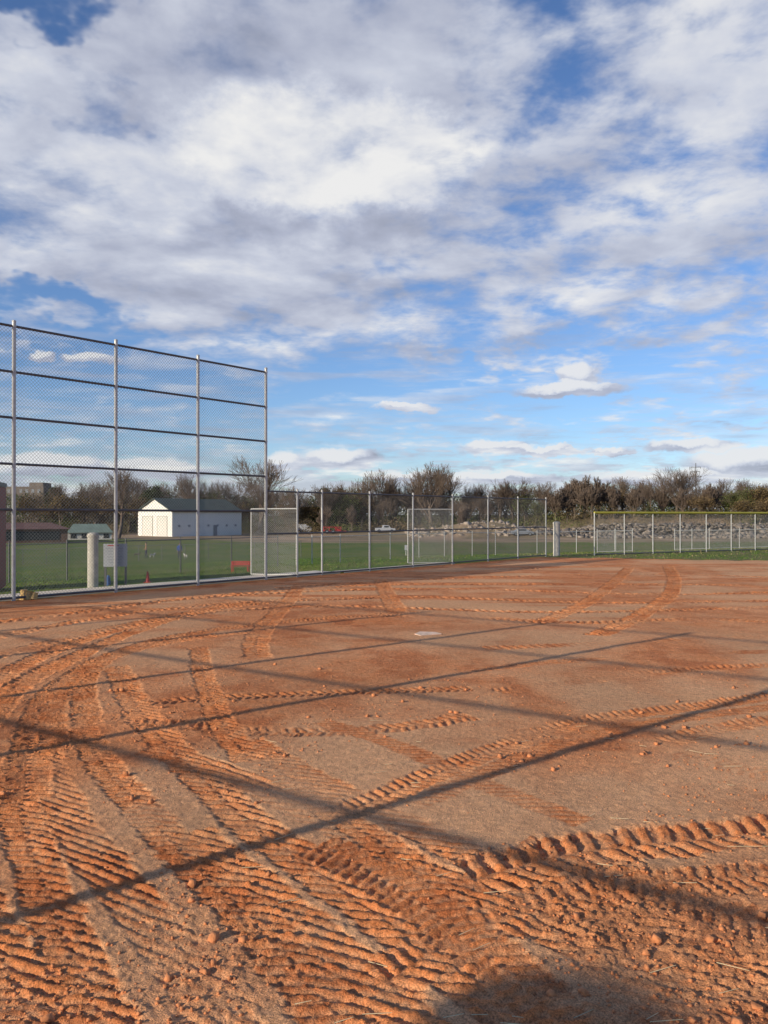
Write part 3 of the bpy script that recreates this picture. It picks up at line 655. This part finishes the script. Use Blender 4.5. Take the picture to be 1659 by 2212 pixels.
# clods and straw
V=[];Qs=[];k_=0
fq=np.array([(0,3,2,1),(4,5,6,7),(0,1,5,4),(1,2,6,5),(2,3,7,6),(3,0,4,7)]); base=np.array([(-1,-1,-1),(1,-1,-1),(1,1,-1),(-1,1,-1),(-.7,-.7,1),(.7,-.7,1),(.7,.7,1),(-.7,.7,1)],float)*.5
for i in range(5200):
    y=2.5+RNG.random()**1.6*7; x=RNG.uniform(-.56*y,.56*y)
    if fbm(np.array([x*1.1+3]),np.array([y*1.1]),2,151)[0]<.47 and i>300: continue
    sz=RNG.uniform(.004,.013)*(1+1.6*(RNG.random()<.05)); k=(base+RNG.uniform(-.2,.2,(8,3)))*sz*np.array([1.3,1,.8])
    R=np.array(Matrix.Rotation(RNG.uniform(0,6.28),3,'Z')@Matrix.Rotation(RNG.uniform(-.5,.5),3,'X')); V.append(k@R.T+np.array([x,y,gz(x,y)+sz*.2])); Qs.append(fq+8*k_); k_+=1
o=tag(mesh_np('soil_clods',np.concatenate(V),np.concatenate(Qs),M_clod),'loose crumbs of orange clay','soil',kind='stuff')
P=[];Q2=[]
for i in range(60):
    y=2.7+RNG.random()**1.5*4; x=RNG.uniform(-.2*y,.5*y); a=RNG.uniform(-.6,.6); L_=RNG.uniform(.03,.12); z=gz(x,y)+.008; P.append((x,y,z)); Q2.append((x+math.cos(a)*L_,y+math.sin(a)*L_,z+RNG.uniform(-.004,.010)))
x,y=G(1570,1836); P.append((x,y,gz(x,y)+.02)); Q2.append((x+.24,y-.01,gz(x,y)+.025))
V,Fq=tubes(P,Q2,.0019,.0013,4); tag(mesh_np('straw_litter',V,Fq,M_straw),'scattered dry straw stalks on clay','straw',kind='stuff')
# ------------------------------------------------------------ people and dogs
def skin(name,verts,edges,radii,mats,pick,parent=None,sub=1):
    me=bpy.data.meshes.new(name); me.from_pydata(verts,edges,[]); o=bpy.data.objects.new(name,me); COL.objects.link(o)
    md=o.modifiers.new('s','SKIN'); 
    for i,r in enumerate(radii):
        me.skin_vertices[0].data[i].radius=(r,r) if not hasattr(r,'__len__') else r
        me.skin_vertices[0].data[i].use_root=(i==0)
    sb=o.modifiers.new('d','SUBSURF'); sb.levels=sub; sb.render_levels=sub
    dg=bpy.context.evaluated_depsgraph_get(); nm=bpy.data.meshes.new_from_object(o.evaluated_get(dg)); o.modifiers.clear(); o.data=nm
    nm.materials.clear()
    for m in mats: nm.materials.append(m)
    for p in nm.polygons: p.material_index=pick(p.center); p.use_smooth=True
    if parent: o.parent=parent
    return o
def person(q,label,jm,rz,arm,sc=1):
    e=root('person',q,label,'person',rz=rz,sc=sc)
    v=[(0,0,.95),(0,0,1.15),(0,0,1.38),(0,-.01,1.5),(0,-.02,1.62),(0,-.02,1.72)]; r=[(.16,.11),(.15,.10),(.18,.11),.055,.095,.07]; ed=[(0,1),(1,2),(2,3),(3,4),(4,5)]
    for sx,st in ((-1,.16),(1,-.14)):
        b_=len(v); v+=[(sx*.1,0,.88),(sx*.11,-st*.5-.03,.5),(sx*.12,-st*.6+.02,.09),(sx*.13,-st*.6-.12,.04)]; r+=[.095,.065,.045,.04]; ed+=[(0,b_),(b_,b_+1),(b_+1,b_+2),(b_+2,b_+3)]
        b_=len(v); hx,hy,hz=arm; v+=[(sx*.2,0,1.4),(sx*.25,.02,1.14),(sx*hx,-hy,hz),(sx*hx,-hy-.05,hz-.06)]; r+=[.06,.048,.034,.032]; ed+=[(2,b_),(b_,b_+1),(b_+1,b_+2),(b_+2,b_+3)]
        for k in range(4):
            v.append((sx*(hx-.03+.02*k),-hy-.075,hz-.13-.008*(k in (1,2)))); r.append(.009); ed.append((b_+3,len(v)-1))
        v.append((sx*(hx-.05),-hy-.07,hz-.06)); r.append(.011); ed.append((b_+3,len(v)-1))
    hzz=arm[2]
    def pick(c):
        if c.z>1.53: return 2
        if c.z<.09: return 3
        if c.z<.92 and abs(c.x)<.2 and not (abs(c.x)>.185): return 1
        if abs(c.x)>.15 and c.z<hzz-.03 : return 2
        return 0
    skin('body',v,ed,r,[jm,M_jean,M_skin,M_black],pick,e)
    MB().ball((0,.015,1.70),(.098,.105,.085),12,8).build('hair',M_hair,e,smooth=True)
    MB().ball((0,-.13,1.655),(.012,.018,.02),6,4).build('nose',M_skin,e)
    for sx in (-.035,.035): MB().ball((sx,-.112,1.68),(.01,.008,.008),6,4).build('eye',M_dark,e)
    return e
def dog(q,label,m,rz,sc=1):
    e=root('dog',q,label,'dog','dogs on the grass',rz=rz,sc=sc)
    v=[(0,0,.5),(.22,0,.52),(.34,0,.54),(.45,0,.68),(.54,0,.74),(.66,0,.71),(-.2,0,.51),(-.34,0,.53),(-.46,0,.62),(-.54,0,.72)]
    r=[.115,.14,.12,.075,.075,.035,.10,.10,.025,.012]; ed=[(0,1),(1,2),(2,3),(3,4),(4,5),(0,6),(6,7),(7,8),(8,9)]
    for sy in (-.08,.08):
        b_=len(v); v+=[(.26,sy,.4),(.24,sy,.22),(.26,sy,.03),(.31,sy,.02)]; r+=[.055,.035,.025,.028]; ed+=[(1,b_),(b_,b_+1),(b_+1,b_+2),(b_+2,b_+3)]
        b_=len(v); v+=[(-.28,sy,.38),(-.40,sy,.2),(-.37,sy,.03),(-.32,sy,.02)]; r+=[.065,.032,.024,.028]; ed+=[(7,b_),(b_,b_+1),(b_+1,b_+2),(b_+2,b_+3)]
        v.append((.52,sy*.8,.84)); r.append(.02); ed.append((4,len(v)-1))
    skin('body',v,ed,r,[m],lambda c:0,e); MB().ball((.70,0,.715),.015,6,4).build('nose',M_black,e); return e
person(survey(388,1208),'person in blue jacket and dark trousers standing',M_bluej,.4,(.24,.12,.95),.86)
person(survey(316,1206),'person in tan jacket walking with hands forward',M_tanj,-1.2,(.2,.2,1.05),.86)
dog(survey(329,1205),'white dog standing on the grass',M_dogw,.9,.6)
dog(survey(401,1206),'white dog walking beside a person',M_dogw,2.4,.55)
dog(survey(296,1204),'dark dog sniffing the grass',M_dogd,.2,.6)
# ------------------------------------------------------------ light, world
AZ=math.atan2(-.77,-.63); EL=math.radians(18)
sun=bpy.data.lights.new('sun','SUN'); sun.energy=5.0; sun.angle=math.radians(.35); sun.color=(1,.88,.69)
so=bpy.data.objects.new('sun',sun); COL.objects.link(so)
dirv=Vector((math.sin(AZ)*math.cos(EL),math.cos(AZ)*math.cos(EL),math.sin(EL))); so.rotation_euler=dirv.to_track_quat('Z','Y').to_euler()
w_=bpy.data.worlds.new('World'); S.world=w_; w_.use_nodes=True; n=w_.node_tree.nodes; l=w_.node_tree.links; n.clear()
def mt(op,a,b_=None,c=None,clamp=False):
    k=n.new('ShaderNodeMath'); k.operation=op; k.use_clamp=clamp
    for i,v in enumerate((a,b_,c)):
        if v is None: continue
        if isinstance(v,(int,float)): k.inputs[i].default_value=v
        else: l.new(v,k.inputs[i])
    return k.outputs[0]
def smap(v,a,b_,c=0.0,d=1.0):
    k=n.new('ShaderNodeMapRange'); k.interpolation_type='SMOOTHSTEP'; l.new(v,k.inputs[0])
    for i,t in enumerate((a,b_,c,d)): k.inputs[i+1].default_value=t
    return k.outputs[0]
def noise(vec,sc,det=7,ro=.55,dist=0):
    k=n.new('ShaderNodeTexNoise'); k.inputs['Scale'].default_value=sc;k.inputs['Detail'].default_value=det;k.inputs['Roughness'].default_value=ro;k.inputs['Distortion'].default_value=dist; l.new(vec,k.inputs['Vector']); return k
def comb(x,y,z=0.0):
    k=n.new('ShaderNodeCombineXYZ')
    for i,v in enumerate((x,y,z)):
        if isinstance(v,(int,float)): k.inputs[i].default_value=v
        else: l.new(v,k.inputs[i])
    return k.outputs[0]
tc=n.new('ShaderNodeTexCoord'); sx=n.new('ShaderNodeSeparateXYZ'); l.new(tc.outputs['Generated'],sx.inputs[0])
dx,dy,dz=sx.outputs
az=mt('ARCTAN2',dx,dy); el=mt('ARCSINE',dz)
zc=mt('ADD',mt('MAXIMUM',dz,0.0),.13); pxn=mt('DIVIDE',dx,zc); pyn=mt('DIVIDE',dy,zc)
p0=comb(pxn,pyn,0.0)
wn=noise(comb(az,mt('MULTIPLY',el,1.6)),8,4,.62); ws=n.new('ShaderNodeSeparateXYZ'); l.new(wn.outputs['Color'],ws.inputs[0])
azw=mt('ADD',az,mt('MULTIPLY',mt('SUBTRACT',ws.outputs[0],.5),.34)); elw=mt('ADD',el,mt('MULTIPLY',mt('SUBTRACT',ws.outputs[1],.5),.24))
wf=noise(comb(az,mt('MULTIPLY',el,1.4)),22,5,.62); wfs=n.new('ShaderNodeSeparateXYZ'); l.new(wf.outputs['Color'],wfs.inputs[0])
azf=mt('ADD',az,mt('MULTIPLY',mt('SUBTRACT',wfs.outputs[0],.5),.10)); elf=mt('ADD',el,mt('MULTIPLY',mt('SUBTRACT',wfs.outputs[1],.5),.07))
azp=mt('ADD',az,mt('MULTIPLY',mt('SUBTRACT',wfs.outputs[0],.5),.05)); elp=mt('ADD',el,mt('MULTIPLY',mt('SUBTRACT',wfs.outputs[1],.5),.03))
def blob(px,py,rx,ry,amp,A=None,E=None,inner=0.0):
    A=A or azw;E=E or elw
    a0=math.atan((px-829.5)/F); e0=math.atan((1112-py)/F*math.cos(a0))
    a=mt('DIVIDE',mt('SUBTRACT',A,a0),rx/F); b_=mt('DIVIDE',mt('SUBTRACT',E,e0),ry/F)
    d2=mt('ADD',mt('MULTIPLY',a,a),mt('MULTIPLY',b_,b_)); return smap(d2,1.0,inner,0.0,amp)
def total(lst,**k):
    o=None
    for t in lst:
        s_=blob(*t,**k); o=s_ if o is None else mt('ADD',o,s_)
    return o
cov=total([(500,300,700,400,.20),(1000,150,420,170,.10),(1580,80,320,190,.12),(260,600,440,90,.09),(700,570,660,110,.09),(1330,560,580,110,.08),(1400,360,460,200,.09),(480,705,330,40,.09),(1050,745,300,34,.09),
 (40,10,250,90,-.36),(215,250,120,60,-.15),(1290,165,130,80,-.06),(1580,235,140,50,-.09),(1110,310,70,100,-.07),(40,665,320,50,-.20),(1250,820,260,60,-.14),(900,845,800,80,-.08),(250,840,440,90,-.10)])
N1=noise(p0,1.7,6,.55,.2)
sh=n.new('ShaderNodeVectorMath'); sh.operation='MULTIPLY_ADD'; l.new(p0,sh.inputs[0]); sh.inputs[1].default_value=(.95,.95,1); sh.inputs[2].default_value=(-.05,-.0,0)
N2=noise(sh.outputs[0],1.7,5,.55,.2)
N3=noise(p0,5.2,5,.6,.15)
band=mt('ADD',smap(el,math.radians(8),math.radians(14),-.06,.02),mt('ADD',smap(dy,-.15,.30,-.30,0.0),smap(dz,.62,.85,0.0,-.16)))  # unseen clouds behind the camera and overhead thinned to deepen ground shadows
rp=mt('MULTIPLY',mt('SUBTRACT',N3.outputs['Fac'],.5),smap(az,-.05,.25,0.0,.45))
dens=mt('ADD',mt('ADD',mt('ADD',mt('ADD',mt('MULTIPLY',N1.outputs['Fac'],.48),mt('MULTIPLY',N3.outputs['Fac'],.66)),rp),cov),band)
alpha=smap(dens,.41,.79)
thick=smap(dens,.62,.95)
coreA=blob(650,325,370,150,1.0,A=azf,E=elf,inner=.2)
core=mt('MAXIMUM',mt('MAXIMUM',coreA,blob(880,340,190,110,.85,A=azf,E=elf,inner=.2)),total([(280,400,260,120,.5),(1580,100,260,150,.35),(60,280,220,150,.25),(1150,100,240,120,.15),(1450,400,300,120,.15)],A=azf,E=elf))
under=total([(720,490,380,60,.5),(480,130,460,110,.32),(1000,200,180,70,.28),(900,600,300,50,.12),(1050,755,260,26,.4),(250,220,200,60,.15)],A=azf,E=elf)
rel=mt('MULTIPLY',mt('SUBTRACT',N1.outputs['Fac'],N2.outputs['Fac']),2.1)
lit=mt('ADD',mt('ADD',mt('SUBTRACT',.53,mt('MULTIPLY',thick,.06)),rel),mt('SUBTRACT',mt('MULTIPLY',core,.42),mt('MULTIPLY',under,.42)))
lit=mt('ADD',lit,mt('MULTIPLY',mt('SUBTRACT',N3.outputs['Fac'],.5),.65),clamp=True)
puffs=[(620,998,60,34),(735,992,110,30),(1070,970,100,22),(1180,972,120,12),(1255,814,62,38),(1240,842,140,18),(1620,1000,150,40),(1500,962,110,18),(1330,972,60,9),(120,1005,160,28),(340,1015,150,26),(1450,1030,220,18),(1080,1035,180,18),(900,1030,140,14),(200,775,60,14),(90,765,40,14),(880,880,90,16)]
pf=None;pl=None
for (px,py,rx,ry) in puffs:
    k=blob(px,py,rx,ry,1.0,A=azp,E=elp,inner=.4); pf=k if pf is None else mt('MAXIMUM',pf,k)
    k2=blob(px-rx*.15,py-ry*.5,rx*.95,ry*.9,1.0,A=azp,E=elp,inner=.2); pl=k2 if pl is None else mt('MAXIMUM',pl,k2)
hz=noise(comb(az,mt('MULTIPLY',el,5.0)),14,5,.55)
hzm=mt('MULTIPLY',smap(mt('ADD',hz.outputs['Fac'],smap(el,math.radians(5.5),math.radians(1.0),-.08,.14)),.48,.62),smap(el,math.radians(7),math.radians(4),0.0,.85))
hz2=noise(comb(az,mt('MULTIPLY',el,9.0)),6,5,.6)
strk=mt('MULTIPLY',smap(hz2.outputs['Fac'],.44,.66),smap(el,math.radians(15),math.radians(10),0.0,.55))
a2=mt('MAXIMUM',mt('MAXIMUM',alpha,pf),mt('MAXIMUM',hzm,strk))
lit2=mt('MAXIMUM',lit,mt('MAXIMUM',mt('MULTIPLY',pl,.88),mt('MULTIPLY',hzm,.55)))
cr=n.new('ShaderNodeValToRGB'); l.new(lit2,cr.inputs[0]); E=cr.color_ramp.elements
E[0].position=0;E[0].color=(.31,.33,.41,1);E[1].position=1;E[1].color=(.90,.89,.87,1)
k=E.new(.35);k.color=(.45,.48,.59,1); k=E.new(.65);k.color=(.62,.65,.74,1)
sky=n.new('ShaderNodeTexSky'); sky.sky_type='NISHITA'; sky.sun_disc=False; sky.sun_elevation=EL; sky.sun_rotation=AZ%(2*math.pi); sky.air_density=1.0; sky.dust_density=.2; sky.ozone_density=3.0
tint=n.new('ShaderNodeVectorMath'); tint.operation='MULTIPLY'; l.new(sky.outputs[0],tint.inputs[0]); tint.inputs[1].default_value=(.80,.90,1.12)
bs=n.new('ShaderNodeBackground'); bs.inputs['Strength'].default_value=.13; l.new(tint.outputs[0],bs.inputs[0])
bc=n.new('ShaderNodeBackground'); bc.inputs['Strength'].default_value=1.0; l.new(cr.outputs[0],bc.inputs[0])
mx=n.new('ShaderNodeMixShader'); l.new(mt('MULTIPLY',a2,.93),mx.inputs[0]); l.new(bs.outputs[0],mx.inputs[1]); l.new(bc.outputs[0],mx.inputs[2])
ow=n.new('ShaderNodeOutputWorld'); l.new(mx.outputs[0],ow.inputs[0])
# camera
cam=bpy.data.cameras.new('camera'); cam.lens=28; cam.sensor_width=36; cam.clip_end=6000; cam.clip_start=.05
co=bpy.data.objects.new('camera',cam); COL.objects.link(co); co.location=(0,0,CH); co.rotation_euler=(math.radians(90.2),0,0); S.camera=co
